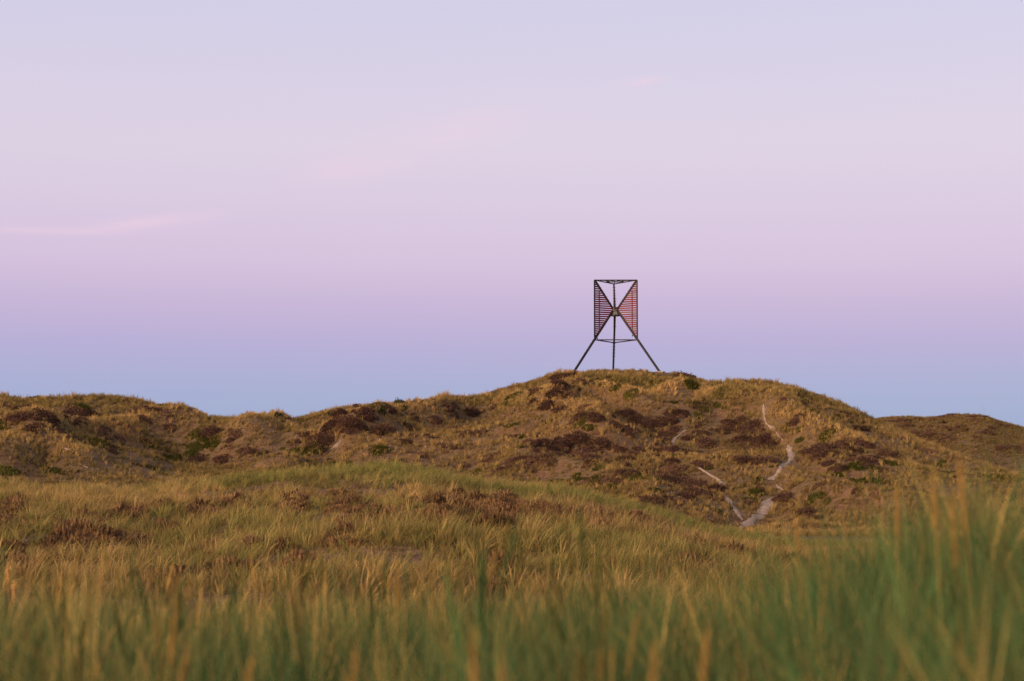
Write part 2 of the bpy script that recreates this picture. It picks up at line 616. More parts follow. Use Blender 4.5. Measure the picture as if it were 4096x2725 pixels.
# ------------------------------------------------------------------ the beacon
class MB:
    """Collects boxes and bars for one mesh."""
    def __init__(self):
        self.v, self.f = [], []

    def hexa(self, c8):
        b = len(self.v)
        self.v += [tuple(p) for p in c8]
        for q in ((0, 3, 2, 1), (4, 5, 6, 7), (0, 1, 5, 4), (1, 2, 6, 5), (2, 3, 7, 6), (3, 0, 4, 7)):
            self.f.append(tuple(b + i for i in q))
        return self

    def bar(self, a, b, w, h, up=(0, 0, 1), w2=None, h2=None):
        a, b = Vector(a), Vector(b)
        d = (b - a).normalized()
        s = d.cross(Vector(up))
        if s.length < 1e-4:
            s = d.cross(Vector((1, 0, 0)))
        s.normalize()
        n = s.cross(d).normalized()
        w2, h2 = w2 or w, h2 or h
        c = []
        for p, ww, hh in ((a, w, h), (b, w2, h2)):
            c += [p - s * ww / 2 - n * hh / 2, p + s * ww / 2 - n * hh / 2, p + s * ww / 2 + n * hh / 2, p - s * ww / 2 + n * hh / 2]
        return self.hexa(c)

    def tube(self, a, b, r, n=6):
        a, b = Vector(a), Vector(b)
        d = (b - a).normalized()
        s = d.orthogonal().normalized()
        t = d.cross(s)
        b0 = len(self.v)
        for p in (a, b):
            for k in range(n):
                an = 2 * math.pi * k / n
                self.v.append(tuple(p + s * math.cos(an) * r + t * math.sin(an) * r))
        for k in range(n):
            self.f.append((b0 + k, b0 + (k + 1) % n, b0 + n + (k + 1) % n, b0 + n + k))
        self.f.append(tuple(b0 + k for k in range(n))[::-1])
        self.f.append(tuple(b0 + n + k for k in range(n)))
        return self

    def build(self, name, mat, parent=None, label=None, bevel=0.0):
        me = bpy.data.meshes.new(name)
        me.from_pydata([tuple(p) for p in self.v], [], self.f)
        me.materials.append(mat)
        o = link(bpy.data.objects.new(name, me), parent)
        if bevel:
            m = o.modifiers.new('bevel', 'BEVEL')
            m.width = bevel
            m.segments = 1
        if label:
            o['label'] = label
        return o


def build_beacon():
    root = bpy.data.objects.new('navigation_beacon', None)
    link(root)
    root.location = (BX, BY, BZ)
    root.scale = (1, 1, 1.018)
    tag(root, 'tall dark steel tripod beacon with red slatted hourglass panels on hilltop', 'beacon')
    ZT, ZB, RO, RF = 12.95, 4.7, 3.44, 7.0
    legf = lambda r: 4.7 - 1.335 * (r - 3.48)
    upf = lambda r: 9.20 + (ZT - 9.20) * (r - 0.45) / (3.40 - 0.45)
    corners = []
    for k, th in enumerate((90, 210, 330)):       # one leg points straight away, two stand in front
        d = Vector((math.cos(R(th)), math.sin(R(th)), 0))
        t = Vector((-d.y, d.x, 0))
        z = Vector((0, 0, 1))
        P = lambda r, h: d * r + z * h
        # lower leg with splayed foot and footing
        deep = -1.2 if k == 0 else 0
        leg = MB().bar(P(0.42, legf(0.42)), P(RF - 0.25, legf(RF - 0.25)), 0.275, 0.27, t).build('leg', M['steel'], root, bevel=0.02)
        rf0, rf1 = RF - 0.27, RF + 0.02
        MB().bar(P(rf0, legf(rf0)), P(rf1 + (0.5 if deep else 0), legf(rf1) + deep), 0.26, 0.26, t, 0.40, 0.34).build('foot', M['steel'], leg)
        MB().bar(P(RF - 0.6, -0.0 + deep), P(RF + 0.6, -0.0 + deep), 0.9, 0.36).build('footing', M['concrete'], root, bevel=0.03)
        nl = Vector((d.x * 1.335, d.y * 1.335, 1)).normalized()       # upper face of the leg
        for h in (4.50, 4.08, 3.66, 3.23, 2.78):
            r = 3.48 - (h - 4.7) / 1.335
            c = P(r, h) + nl * 0.10
            MB().tube(c - t * 0.29, c + t * 0.29, 0.022).build('rung', M['steel'], leg)
        c = P(3.48 - (6.85 - 4.7) / 1.335, 6.85) - nl * 0.12
        MB().tube(c - t * 0.27, c + t * 0.27, 0.022).build('rung', M['steel'], leg)
        bz = 5.05 if k != 2 else 5.45
        c = P(3.48 - (bz - 4.7) / 1.335, bz) - nl * 0.10
        MB().bar(c, c - nl * 0.22, 0.10, 0.09, t).bar(c - nl * 0.20 + z * .08, c - nl * 0.20 - z * 0.14, 0.07, 0.07, t).build('bracket', M['steel'], leg)
        # upper strut
        st = MB().bar(P(0.40, upf(0.40)), P(3.42, upf(3.42)), 0.24, 0.22, t).build('strut', M['steel'], root, bevel=0.015)
        su = Vector((-d.x * (ZT - 9.2), -d.y * (ZT - 9.2), 2.95)).normalized()
        for i in range(7):
            h = 12.32 - i * 0.42
            r = 0.45 + (h - 9.20) * 2.95 / (ZT - 9.20)
            c = P(r, h) + su * 0.10
            MB().tube(c - t * 0.27, c + t * 0.27, 0.022).build('rung', M['steel'], st)
        # slatted panel in the vertical plane of the leg
        pan = bpy.data.objects.new('panel', None)
        link(pan, root)
        post = MB().bar(P(RO + 0.02, ZB - 0.08), P(RO + 0.02, ZT), 0.15, 0.15, d).build('post', M['steel'], pan)
        gap = 0.293
        n = int((ZT - ZB - 0.5) / gap) + 1
        h0 = ZB + 0.32
        for i in range(n):
            h = h0 + i * gap
            if h > 8.80:
                r0 = 0.45 + (h - 9.20) * 2.95 / (ZT - 9.20) + 0.10
            else:
                r0 = 3.48 - (h - 4.7) / 1.335 + 0.12
            r0 = max(r0, 0.5)
            r1 = RO - 0.05
            if r1 - r0 < 0.05:
                continue
            w = 0.205 + 0.012 * math.sin(i * 3.7 + k)
            sag = 0.022 * math.sin(i * 5.1 + k * 2)
            MB().bar(P(r0, h + sag), P(r1, h - sag), 0.035, w).build('slat', M['red'], pan)
        lo, hi = ZB + (820 - 945) * -0.0102 + 0.05, ZT - 1.42
        MB().bar(P(2.67, lo) - t * 0.04, P(2.67, hi) - t * 0.04, 0.045, 0.15, t).build('batten', M['red'], pan)
        MB().bar(P(2.67, lo) + t * 0.04, P(2.67, hi) + t * 0.04, 0.045, 0.15, t).build('batten', M['red'], pan)
        # little gussets closing the panel corners
        g = 0.02
        for (ra, za, rb, zb_) in ((RO - 0.26, ZT - 0.38, RO + 0.02, ZT - 0.38), (RO - 0.26, ZB + 0.30, RO + 0.02, ZB + 0.30)):
            MB().bar(P(ra, za), P(rb, zb_), 0.03, 0.07).build('gusset', M['steel'], pan)
        corners.append(d)
    # hub: six-sided waisted box of bent plates
    V, Fc = [], []
    rings = [(9.30, 0.52), (9.27, 0.56), (8.80, 0.44), (8.68, 0.44), (8.26, 0.62), (8.17, 0.64), (8.13, 0.60)]
    n = 6
    for h, r in rings:
        for q in range(n):
            an = 2 * math.pi * q / n + R(0)
            rr = r
            V.append((math.cos(an) * rr, math.sin(an) * rr, h))
    for i in range(len(rings) - 1):
        for q in range(n):
            Fc.append((i * n + q, (i + 1) * n + q, (i + 1) * n + (q + 1) % n, i * n + (q + 1) % n))
    Fc.append(tuple(range(n)))
    Fc.append(tuple(len(V) - 1 - q for q in range(n)))
    me = bpy.data.meshes.new('hub')
    me.from_pydata(V, [], Fc)
    me.materials.append(M['hub'])
    hub = link(bpy.data.objects.new('hub', me), root)
    hub['label'] = 'waisted plate joint with peeling grey paint'
    rim = MB()
    for q in range(6):
        a0, a1 = R(60 * q), R(60 * (q + 1))
        rim.bar((math.cos(a0) * .63, math.sin(a0) * .63, 8.135), (math.cos(a1) * .63, math.sin(a1) * .63, 8.135), 0.05, 0.09)
    rim.build('rim', M['steel'], hub)
    rim = MB()
    for q in range(6):
        a0, a1 = R(60 * q), R(60 * (q + 1))
        rim.bar((math.cos(a0) * .56, math.sin(a0) * .56, 9.31), (math.cos(a1) * .56, math.sin(a1) * .56, 9.31), 0.05, 0.06)
    rim.build('rim', M['steel'], hub)
    # top and lower triangular frames
    up = Vector((0, 0, 1))
    top = bpy.data.objects.new('top_frame', None)
    link(top, root)
    low = bpy.data.objects.new('lower_frame', None)
    link(low, root)
    for i in range(3):
        a, b = corners[i], corners[(i + 1) % 3]
        MB().bar(a * (RO - 0.02) + up * ZT, b * (RO - 0.02) + up * ZT, 0.11, 0.13).build('crossbar', M['steel'], top)
        MB().bar(a * 3.38 + up * 4.66, b * 3.38 + up * 4.66, 0.12, 0.14).build('crossbar', M['steel'], low)
        ma, mb_ = (a + b) * (RO / 2), (b + corners[(i + 2) % 3]) * (RO / 2)
        MB().bar(ma + up * (ZT - 0.01), mb_ + up * (ZT - 0.01), 0.07, 0.10).build('brace', M['steel'], top)
        MB().bar(a * 0.05 + up * (ZT + 0.004), a * (RO - 0.1) + up * (ZT + 0.004), 0.06, 0.08).build('brace', M['steel'], top)
    MB().tube((0, 0, ZT - 0.1), (0, 0, ZT + 0.16), 0.03).build('finial', M['steel'], top)
    return root


beacon = build_beacon()

# ------------------------------------------------------------------ plants
def mesh_from(name, V, Fa, bl, mat, smooth=False):
    """V (n,3), Fa quads (m,4) or tris, bl per-vertex (random, along, 0)."""
    me = bpy.data.meshes.new(name)
    V = np.asarray(V, np.float32)
    Fa = np.asarray(Fa, np.int32)
    me.vertices.add(len(V))
    me.vertices.foreach_set('co', V.ravel())
    k = Fa.shape[1]
    me.loops.add(Fa.size)
    me.loops.foreach_set('vertex_index', Fa.ravel())
    me.polygons.add(len(Fa))
    me.polygons.foreach_set('loop_start', (np.arange(len(Fa)) * k).astype(np.int32))
    me.update(calc_edges=True)
    at_ = me.attributes.new('bl', 'FLOAT_COLOR', 'POINT')
    at_.data.foreach_set('color', np.concatenate([np.asarray(bl, np.float32), np.ones((len(V), 1), np.float32)], 1).ravel())
    me.materials.append(mat)
    return me


def blades(n, h, foot, bend, width, segs, seed, hmin=0.55, wind=(0.10, 0.0), upright=0.0):
    """n curved, tapering grass blades growing from one stool."""
    g = np.random.default_rng(seed)
    V, Q, B = [], [], []
    ts = np.linspace(0, 1, segs + 1)
    for i in range(n):
        a = g.uniform(0, 2 * math.pi)
        br = foot * math.sqrt(g.uniform())
        base = np.array([math.cos(a) * br, math.sin(a) * br, -0.04])
        hh = h * g.uniform(hmin, 1.0)
        b = bend * g.uniform(0.15, 1.0) ** 1.5 * (1 - upright)
        a2 = a + g.normal(0, 0.7)
        dr = np.array([math.cos(a2), math.sin(a2), 0])
        lean = 0.10 * g.normal(size=2)
        fa = g.uniform(0, math.pi)
        sd = np.array([math.cos(fa), math.sin(fa), 0])
        w = width * g.uniform(0.6, 1.3)
        rnd = g.uniform()
        k0 = len(V)
        for t in ts:
            p = base + dr * (b * hh * t * t) + np.array([lean[0] * t + wind[0] * t * t, lean[1] * t + wind[1] * t * t, 0]) * hh
            p[2] += hh * (t - 0.42 * b * t ** 3)
            ww = w * (1 - t ** 2.2) + w * 0.06
            V.append(p - sd * ww / 2)
            V.append(p + sd * ww / 2)
            B.append((rnd, t ** 1.8, 0))
            B.append((rnd, t ** 1.8, 0))
        for s in range(segs):
            c = k0 + 2 * s
            Q.append((c, c + 1, c + 3, c + 2))
    return np.array(V), np.array(Q), np.array(B)


def plume(h, seed, thick=0.012, length=0.2):
    """Seed spike on a stalk: a spindle of many short bristles."""
    g = np.random.default_rng(seed)
    V, Q, B = [], [], []
    lx, ly = g.normal(0, 0.06, 2)
    def pt(t):
        return np.array([lx * t * t * h, ly * t * t * h, h * t - 0.04])
    t0 = 1 - length / h
    for s in range(6):
        ta, tb = t0 * s / 6 , t0 * (s + 1) / 6 + (0.02 if s < 5 else 0.1)
        for dx, dy in ((1, 0), (0, 1)):
            k = len(V)
            o = np.array([dx, dy, 0]) * 0.0016
            V += [pt(ta) - o, pt(ta) + o, pt(tb) + o, pt(tb) - o]
            B += [(0.75, 0.5, 0)] * 4
            Q.append((k, k + 1, k + 2, k + 3))
    for i in range(150):
        u = g.uniform()
        t = t0 + (1 - t0) * u
        prof_ = math.sin(math.pi * min(1, 0.12 + 0.88 * u) ** 0.8) ** 0.6
        a = g.uniform(0, 2 * math.pi)
        d = np.array([math.cos(a), math.sin(a), 0])
        p0 = pt(t)
        p1 = p0 + d * thick * prof_ * g.uniform(0.6, 1.1) + np.array([0, 0, 0.022])
        s = np.array([-d[1], d[0], 0]) * 0.0022
        k = len(V)
        V += [p0 - s, p0 + s, p1 + s * 0.5, p1 - s * 0.5]
        r = g.uniform(0.5, 1)
        B += [(r, 0.6, 0)] * 2 + [(r, 1, 0)] * 2
        Q.append((k, k + 1, k + 2, k + 3))
    return np.array(V), np.array(Q), np.array(B)


def join(parts):
    V, Q, B, k = [], [], [], 0
    for v, q, b in parts:
        V.append(v)
        Q.append(q + k)
        B.append(b)
        k += len(v)
    return np.concatenate(V), np.concatenate(Q), np.concatenate(B)


def cushion(n, rx, rz, leaf, seed, up=0.5, irregular=0.35):
    """Low shrub: many small sprigs through the volume of an uneven dome."""
    g = np.random.default_rng(seed)
    V, Q, B = [], [], []
    lob = [(g.uniform(0, 2 * math.pi), g.uniform(0.2, 0.65), g.uniform(0.55, 1.0)) for _ in range(6)]
    for i in range(n):
        a = g.uniform(0, 2 * math.pi)
        rr = math.sqrt(g.uniform())
        x, y = math.cos(a) * rr, math.sin(a) * rr
        top = 0
        for la, lr, lh in lob:
            dd = (x - math.cos(la) * lr) ** 2 + (y - math.sin(la) * lr) ** 2
            top = max(top, lh * max(0, 1 - dd / 0.55) ** 0.6)
        top = max(top, 0.25 * (1 - rr * rr))
        u = 1 - g.uniform() ** 2 * 0.6
        z = top * u * (1 + irregular * g.normal() * 0.35)
        p = np.array([x * rx, y * rx, max(0.0, z) * rz])
        d = np.array([x * 0.7 + g.normal(0, 0.5), y * 0.7 + g.normal(0, 0.5), up + abs(g.normal(0, 0.6))])
        d /= np.linalg.norm(d)
        s = np.cross(d, g.normal(size=3))
        s /= np.linalg.norm(s) + 1e-6
        l = leaf * g.uniform(0.6, 1.4)
        k = len(V)
        V += [p - s * l * 0.22, p + s * l * 0.22, p + d * l * 0.6 + s * l * 0.30, p + d * l]
        r = g.uniform()
        B += [(r, 0.0, 0), (r, 0.0, 0), (r, 0.6, 0), (r, 1, 0)]
        Q.append((k, k + 1, k + 2, k + 3))
    # woody core that the sprigs grow from
    k = len(V)
    na, nr = 10, 4
    for j in range(nr + 1):
        for i in range(na):
            a, rr = 2 * math.pi * i / na, 0.96 * (1 - j / (nr + 0.3))
            x, y = math.cos(a) * rr, math.sin(a) * rr
            top = max([lh * max(0, 1 - ((x - math.cos(la) * lr) ** 2 + (y - math.sin(la) * lr) ** 2) / 0.55) ** 0.6 for la, lr, lh in lob] + [0.25 * (1 - rr * rr)])
            V.append(np.array([x * rx, y * rx, (0.72 * top if j else -0.25) * rz]))
            B.append((0.2, 0, 0))
    for j in range(nr):
        for i in range(na):
            a, b = k + j * na + i, k + j * na + (i + 1) % na
            Q.append((a, b, b + na, a + na))
    return np.array(V), np.array(Q), np.array(B)


def source_collection(name, meshes):
    c = bpy.data.collections.new(name)
    for i, me in enumerate(meshes):
        c.objects.link(bpy.data.objects.new(f'{name}_{i:02d}', me))
    return c


def scatter_tree(name, coll):
    ng = bpy.data.node_groups.new(name, 'GeometryNodeTree')
    ng.interface.new_socket('Geometry', in_out='INPUT', socket_type='NodeSocketGeometry')
    ng.interface.new_socket('Geometry', in_out='OUTPUT', socket_type='NodeSocketGeometry')
    n, l = ng.nodes, ng.links
    gi, go = n.new('NodeGroupInput'), n.new('NodeGroupOutput')
    ci = n.new('GeometryNodeCollectionInfo')
    ci.inputs[0].default_value = coll
    ci.inputs['Separate Children'].default_value = True
    ci.inputs['Reset Children'].default_value = True
    ip = n.new('GeometryNodeInstanceOnPoints')
    ip.inputs['Pick Instance'].default_value = True
    def na(t, nm):
        a = n.new('GeometryNodeInputNamedAttribute')
        a.data_type = t
        a.inputs[0].default_value = nm
        return a.outputs[0]
    l.new(gi.outputs[0], ip.inputs['Points'])
    l.new(ci.outputs[0], ip.inputs['Instance'])
    l.new(na('INT', 'variant'), ip.inputs['Instance Index'])
    l.new(na('FLOAT_VECTOR', 'turn'), ip.inputs['Rotation'])
    l.new(na('FLOAT_VECTOR', 'size'), ip.inputs['Scale'])
    l.new(ip.outputs[0], go.inputs[0])
    return ng


def scatter(name, label, cat, coll, P, turn, size, variant, tint):
    n = len(P)
    me = bpy.data.meshes.new(name)
    me.vertices.add(n)
    me.vertices.foreach_set('co', np.asarray(P, np.float32).ravel())
    for nm, ty, data, key in (('turn', 'FLOAT_VECTOR', turn, 'vector'), ('size', 'FLOAT_VECTOR', size, 'vector'),
                              ('variant', 'INT', variant, 'value'), ('tint', 'FLOAT_COLOR', tint, 'color')):
        a = me.attributes.new(nm, ty, 'POINT')
        a.data.foreach_set(key, np.asarray(data, np.int32 if ty == 'INT' else np.float32).ravel())
    o = link(bpy.data.objects.new(name, me))
    md = o.modifiers.new('scatter', 'NODES')
    md.node_group = scatter_tree(name, coll)
    tag(o, label, cat, kind='stuff')
    return o


def polar_points(n, r0, r1, a0, a1, seed):
    g = np.random.default_rng(seed)
    r = np.sqrt(g.uniform(r0 * r0, r1 * r1, n))
    a = g.uniform(a0, a1, n)
    return np.sin(a) * r, np.cos(a) * r, g


def off_paths(x, y, extra=0.0):
    keep = np.ones(len(x), bool)
    for P, w in PATH_W:
        keep &= poly_dist(x, y, P) > w * 0.55 + extra
    return keep


def euler(g, n, tilt):
    return np.stack([g.normal(0, tilt, n), g.normal(0, tilt, n), g.uniform(0, 2 * math.pi, n)], 1)


def rgba(a, b, c):
    return np.stack([a, b, c, np.ones_like(a)], 1)


# -- where heather and crowberry grow: world patches measured on the photograph
def patches(lst, scale=1.0):
    res = []
    for cx, cy, rx, ry in lst:
        p = at(cx * S23, cy * S23)
        res.append((p[0], p[1], rx * S23 * p[1] / F * scale, max(1.2, ry * S23 * p[1] / F * 3.0 * scale)))
    return res


def patch_field(x, y, pts):
    f = np.zeros_like(x)
    for cx, cy, rx, ry in pts:
        f = np.maximum(f, np.exp(-(((x - cx) / rx) ** 2 + ((y - cy) / ry) ** 2) * 0.9))
    return f


HEATH = patches([(80, 962, 110, 14), (200, 985, 60, 12), (30, 945, 60, 6), (840, 955, 60, 12), (790, 977, 60, 9), (910, 1000, 80, 9), (1000, 985, 60, 8), (1340, 882, 40, 7),
                 (1180, 905, 45, 10), (1500, 985, 75, 16), (1440, 985, 40, 8), (1300, 1040, 120, 22), (1220, 1060, 60, 16), (1540, 1105, 110, 35),
                 (1450, 1085, 90, 18), (1620, 1140, 80, 28), (1740, 1020, 60, 32), (1720, 1062, 55, 22), (1900, 1040, 80, 20), (1980, 1060, 75, 18),
                 (1860, 1130, 60, 14), (2100, 972, 70, 12), (2200, 985, 90, 14), (2050, 1050, 60, 14), (1390, 1065, 60, 12), (670, 1030, 45, 12),
                 (745, 1015, 30, 14), (330, 1075, 40, 8), (1560, 955, 40, 6), (1100, 1000, 60, 6), (1660, 985, 50, 12)])
CROW = patches([(450, 1030, 60, 16), (420, 1056, 50, 8), (350, 1080, 45, 5), (1360, 1090, 70, 22), (1430, 1112, 60, 16), (1950, 1092, 80, 26), (1900, 1150, 60, 14),
                (1610, 932, 40, 8), (760, 985, 30, 9), (870, 1036, 30, 10), (1760, 1155, 45, 14), (1700, 1105, 40, 12), (40, 948, 30, 6), (700, 1040, 40, 8),
                (470, 938, 30, 5), (1270, 970, 20, 5), (1900, 1012, 40, 6), (850, 940, 60, 5), (760, 955, 40, 5), (1160, 935, 20, 6), (2100, 985, 60, 8)])
DRY = patches([(1430, 895, 110, 16), (1150, 925, 90, 10), (1280, 1000, 120, 12), (1050, 960, 120, 10), (260, 985, 160, 7), (1560, 905, 60, 8), (2080, 1010, 90, 8)])
DENSE = patches([(1430, 885, 130, 20), (1680, 895, 120, 18), (1850, 920, 90, 14), (1960, 955, 70, 12), (300, 980, 140, 8), (640, 985, 60, 9), (930, 970, 120, 9),
                 (1800, 905, 100, 14), (1120, 920, 60, 12)])

# -- far hillside marram
far_src = []
for i in range(6):
    far_src.append(mesh_from('far_tuft', *blades(18, 1.0, 0.13, 0.45, 0.046, 3, 100 + i), M['far']))
for i in range(4):      # short thatch
    far_src.append(mesh_from('far_thatch', *blades(40, 0.55, 0.62, 1.0, 0.036, 2, 120 + i, 0.25), M['far']))
far_coll = source_collection('far_tufts', far_src)

x, y, g = polar_points(390000, 160, 296, -0.36, 0.36, 1)
hf = patch_field(x, y, HEATH)
cf = patch_field(x, y, CROW)
df = patch_field(x, y, DENSE)
clump = fbm(x / 5.5, y / 5.5, 51, 3)
fine = vnoise(x / 1.1, y / 1.1, 61)
dens = np.clip(0.40 + 1.7 * (clump - 0.40) + 0.6 * (fine - 0.5) + 0.8 * df - 0.12 * hf - 0.15 * cf, 0.27, 1)
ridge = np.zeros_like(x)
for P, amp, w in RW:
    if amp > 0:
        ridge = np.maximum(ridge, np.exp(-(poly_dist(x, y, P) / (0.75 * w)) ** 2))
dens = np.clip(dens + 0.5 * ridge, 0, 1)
az = np.arctan2(x, y)
rr = np.hypot(x, y)
rh_here = prof(rh_px, (np.tan(az) * F + 2048) / S23)
dens = dens * sstep(14, 4, rr - rh_here) + 0.0
dens = np.where(np.hypot(x - BX, y - BY) < 12, np.maximum(dens, 0.55), dens)
keep = (g.uniform(size=len(x)) < dens * 0.66) & off_paths(x, y, -0.02)
for fx, fy in ((0, 7.0), (-6.06, -3.5), (6.06, -3.5)):
    keep &= np.hypot(x - BX - fx, y - BY - fy) > 0.75
x, y, clump, df, hf, cf, ridge = (q[keep] for q in (x, y, clump, df, hf, cf, ridge))
n = len(x)
crest = sstep(12, 2, np.abs(np.hypot(x, y) - rh_here[keep]))
thatch = g.uniform(size=n) < 0.42
var = np.where(thatch, 6 + g.integers(0, 4, n), g.integers(0, 6, n))
s = np.clip(0.52 + 0.22 * df + 0.12 * crest + g.normal(0, 0.17, n), 0.2, 1.05)
fr = np.hypot(x - BX, y - BY + 3)
s = s * np.where((fr < 12) & (y < BY - 1), 0.75, 1) * np.where((np.abs(np.abs(x - BX) - 5.9) < 1.7) & (np.abs(y - BY + 8) < 10), 0.35, 1)
big = (g.uniform(size=n) < 0.13) & ~thatch
s = s * np.where(big & (np.hypot(x - BX, y - BY) > 13), 1.3, 1)
dry = patch_field(x, y, DRY)
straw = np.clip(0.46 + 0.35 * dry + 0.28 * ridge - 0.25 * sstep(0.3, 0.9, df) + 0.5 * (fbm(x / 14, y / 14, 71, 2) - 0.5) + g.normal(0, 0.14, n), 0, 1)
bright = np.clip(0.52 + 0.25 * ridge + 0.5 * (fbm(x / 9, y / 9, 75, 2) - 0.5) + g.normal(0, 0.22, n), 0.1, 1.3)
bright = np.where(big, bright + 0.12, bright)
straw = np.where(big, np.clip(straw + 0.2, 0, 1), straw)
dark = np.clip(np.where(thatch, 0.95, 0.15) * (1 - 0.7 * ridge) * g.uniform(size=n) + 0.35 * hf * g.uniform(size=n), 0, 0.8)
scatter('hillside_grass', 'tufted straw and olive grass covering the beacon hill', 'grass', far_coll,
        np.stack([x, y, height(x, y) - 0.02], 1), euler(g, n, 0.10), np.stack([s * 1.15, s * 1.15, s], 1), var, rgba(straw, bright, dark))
print('far', n)

# -- rear hill
x, y, g = polar_points(64000, 292, 396, 0.13, 0.36, 2)
dens = np.clip(0.45 + 1.5 * (fbm(x / 6, y / 6, 53, 3) - 0.4), 0.25, 1)
keep = g.uniform(size=len(x)) < dens
x, y = x[keep], y[keep]
n = len(x)
s = np.clip(0.5 + g.normal(0, 0.13, n), 0.2, 0.9)
scatter('distant_grass', 'dull olive grass on the rear hill', 'grass', far_coll, np.stack([x, y, height(x, y) - 0.02], 1),
        euler(g, n, 0.1), np.stack([s * 1.3, s * 1.3, s], 1), g.integers(0, 8, n),
        rgba(np.clip(0.36 + g.normal(0, 0.18, n), 0, 1), np.clip(0.45 + g.normal(0, 0.12, n), 0, 1), 0.3 * g.uniform(size=n)))

# -- middle dune marram
mid_src = []
for i in range(6):
    mid_src.append(mesh_from('mid_tuft', *blades(28, 1.15, 0.10, 0.8, 0.021, 5, 200 + i, 0.4, (0.22, 0)), M['mid']))
for i in range(3):
    mid_src.append(mesh_from('mid_thatch', *blades(36, 0.5, 0.36, 1.2, 0.02, 3, 220 + i, 0.3), M['mid']))
mid_coll = source_collection('mid_tufts', mid_src)
x, y, g = polar_points(105000, 24, 126, -0.34, 0.34, 3)
clump = fbm(x / 3.2, y / 4.0, 81, 3)
fine = vnoise(x / 0.8, y / 0.8, 83)
keep = g.uniform(size=len(x)) < np.clip(0.55 + 1.2 * (clump - 0.42) + 0.6 * (fine - 0.5), 0.42, 1)
x, y, clump = x[keep], y[keep], clump[keep]
n = len(x)
rr = np.hypot(x, y)
thatch = g.uniform(size=n) < 0.62
var = np.where(thatch, 6 + g.integers(0, 3, n), g.integers(0, 6, n))
dk0 = sstep(0.46, 0.60, fbm(x / 2.4, y / 13, 93, 2)) * sstep(112, 92, rr)
s = np.clip(0.60 - 0.05 * dk0 + 0.9 * (clump - 0.5) + g.normal(0, 0.15, n), 0.3, 1.05)
px = (x / y * F + 2048) / S23
greenish = sstep(0.44, 0.62, fbm(x / 10, y / 14, 91, 3)) * 0.35 + 0.34 * sstep(84, 106, rr)
straw = np.clip(0.64 - greenish + g.normal(0, 0.16, n), 0, 1)
bright = np.clip(0.55 + 0.15 * sstep(86, 106, rr) + g.normal(0, 0.26, n), 0.1, 1.3)
dk = sstep(0.46, 0.60, fbm(x / 2.4, y / 13, 93, 2)) * sstep(112, 92, rr)
dark = np.clip(np.where(thatch, 0.15 * dk + 0.65 * g.uniform(0.1, 1, n), 0.6 * dk * g.uniform(size=n) ** 2), 0, 0.85)
scatter('middle_dune_grass', 'wind-bent straw and green marram on the middle dune', 'grass', mid_coll,
        np.stack([x, y, height(x, y) - 0.02], 1), np.stack([g.normal(0, 0.13, n), g.normal(0.05, 0.13, n), g.normal(0, 0.9, n)], 1),
        np.stack([s, s, s * np.where(dark > 0.4, 0.8, 1)], 1), var, rgba(straw, bright, dark))
print('mid', n)

# -- near marram
near_src = []
for i in range(8):
    near_src.append(mesh_from('near_tuft', *blades(13, 1.0, 0.035, 0.55, 0.0068, 5, 300 + i, 0.5, (0.07, 0)), M['fore']))
for i in range(3):
    near_src.append(mesh_from('near_tuft', *join([blades(9, 0.95, 0.035, 0.3, 0.0075, 7, 330 + i, 0.5, (0.07, 0)), plume(1.12, 40 + i), plume(1.0, 50 + i)]), M['fore']))
near_coll = source_collection('near_tufts', near_src)
parts = []
xa, ya, g = polar_points(30000, 3.0, 25, -0.52, 0.52, 4)
xb, yb, _ = polar_points(5000, 1.1, 12, 0.52, 2 * math.pi - 0.52, 5)
x, y = np.concatenate([xa, xb]), np.concatenate([ya, yb])
clump = fbm(x / 0.9, y / 0.9, 101, 2)
keep = g.uniform(size=len(x)) < np.clip(0.62 + 1.4 * (clump - 0.45), 0.15, 1)
x, y, clump = x[keep], y[keep], clump[keep]
n = len(x)
var = np.where((g.uniform(size=n) < 0.05) & (x < 0.08 * y), 8 + g.integers(0, 3, n), g.integers(0, 8, n))
s = np.clip(0.84 + 0.45 * (clump - 0.5) + g.normal(0, 0.10, n), 0.5, 1.12)
straw = np.clip(-0.30 + 0.50 * sstep(9, 19, np.hypot(x, y)) + 1.0 * (fbm(x / 0.5, y / 1.2, 111, 2) - 0.5) + g.normal(0, 0.36, n), -0.45, 1)
bright = np.clip(0.66 + g.normal(0, 0.38, n), -0.1, 1.6)
dark = np.clip(0.5 * (g.uniform(size=n) < 0.14) * g.uniform(size=n), 0, 0.8)
scatter('foreground_marram', 'tall green and straw marram grass close by', 'grass', near_coll,
        np.stack([x, y, height(x, y) - 0.03], 1), np.stack([g.normal(0, 0.15, n), g.normal(0.02, 0.15, n), g.uniform(0, 6.28, n)], 1),
        np.stack([s, s, s], 1), var, rgba(straw, bright, dark))
print('near', n)

def slope_turn(x, y, g):
    e = 0.6
    gx = (height(x + e, y) - height(x - e, y)) / (2 * e)
    gy = (height(x, y + e) - height(x, y - e)) / (2 * e)
    l = np.sqrt(1 + gx * gx + gy * gy)
    a = np.arcsin(gy / l)
    b = np.arcsin(np.clip(-gx / l / np.cos(a), -1, 1))
    return np.stack([a, b, g.normal(0, 0.15, len(x))], 1)


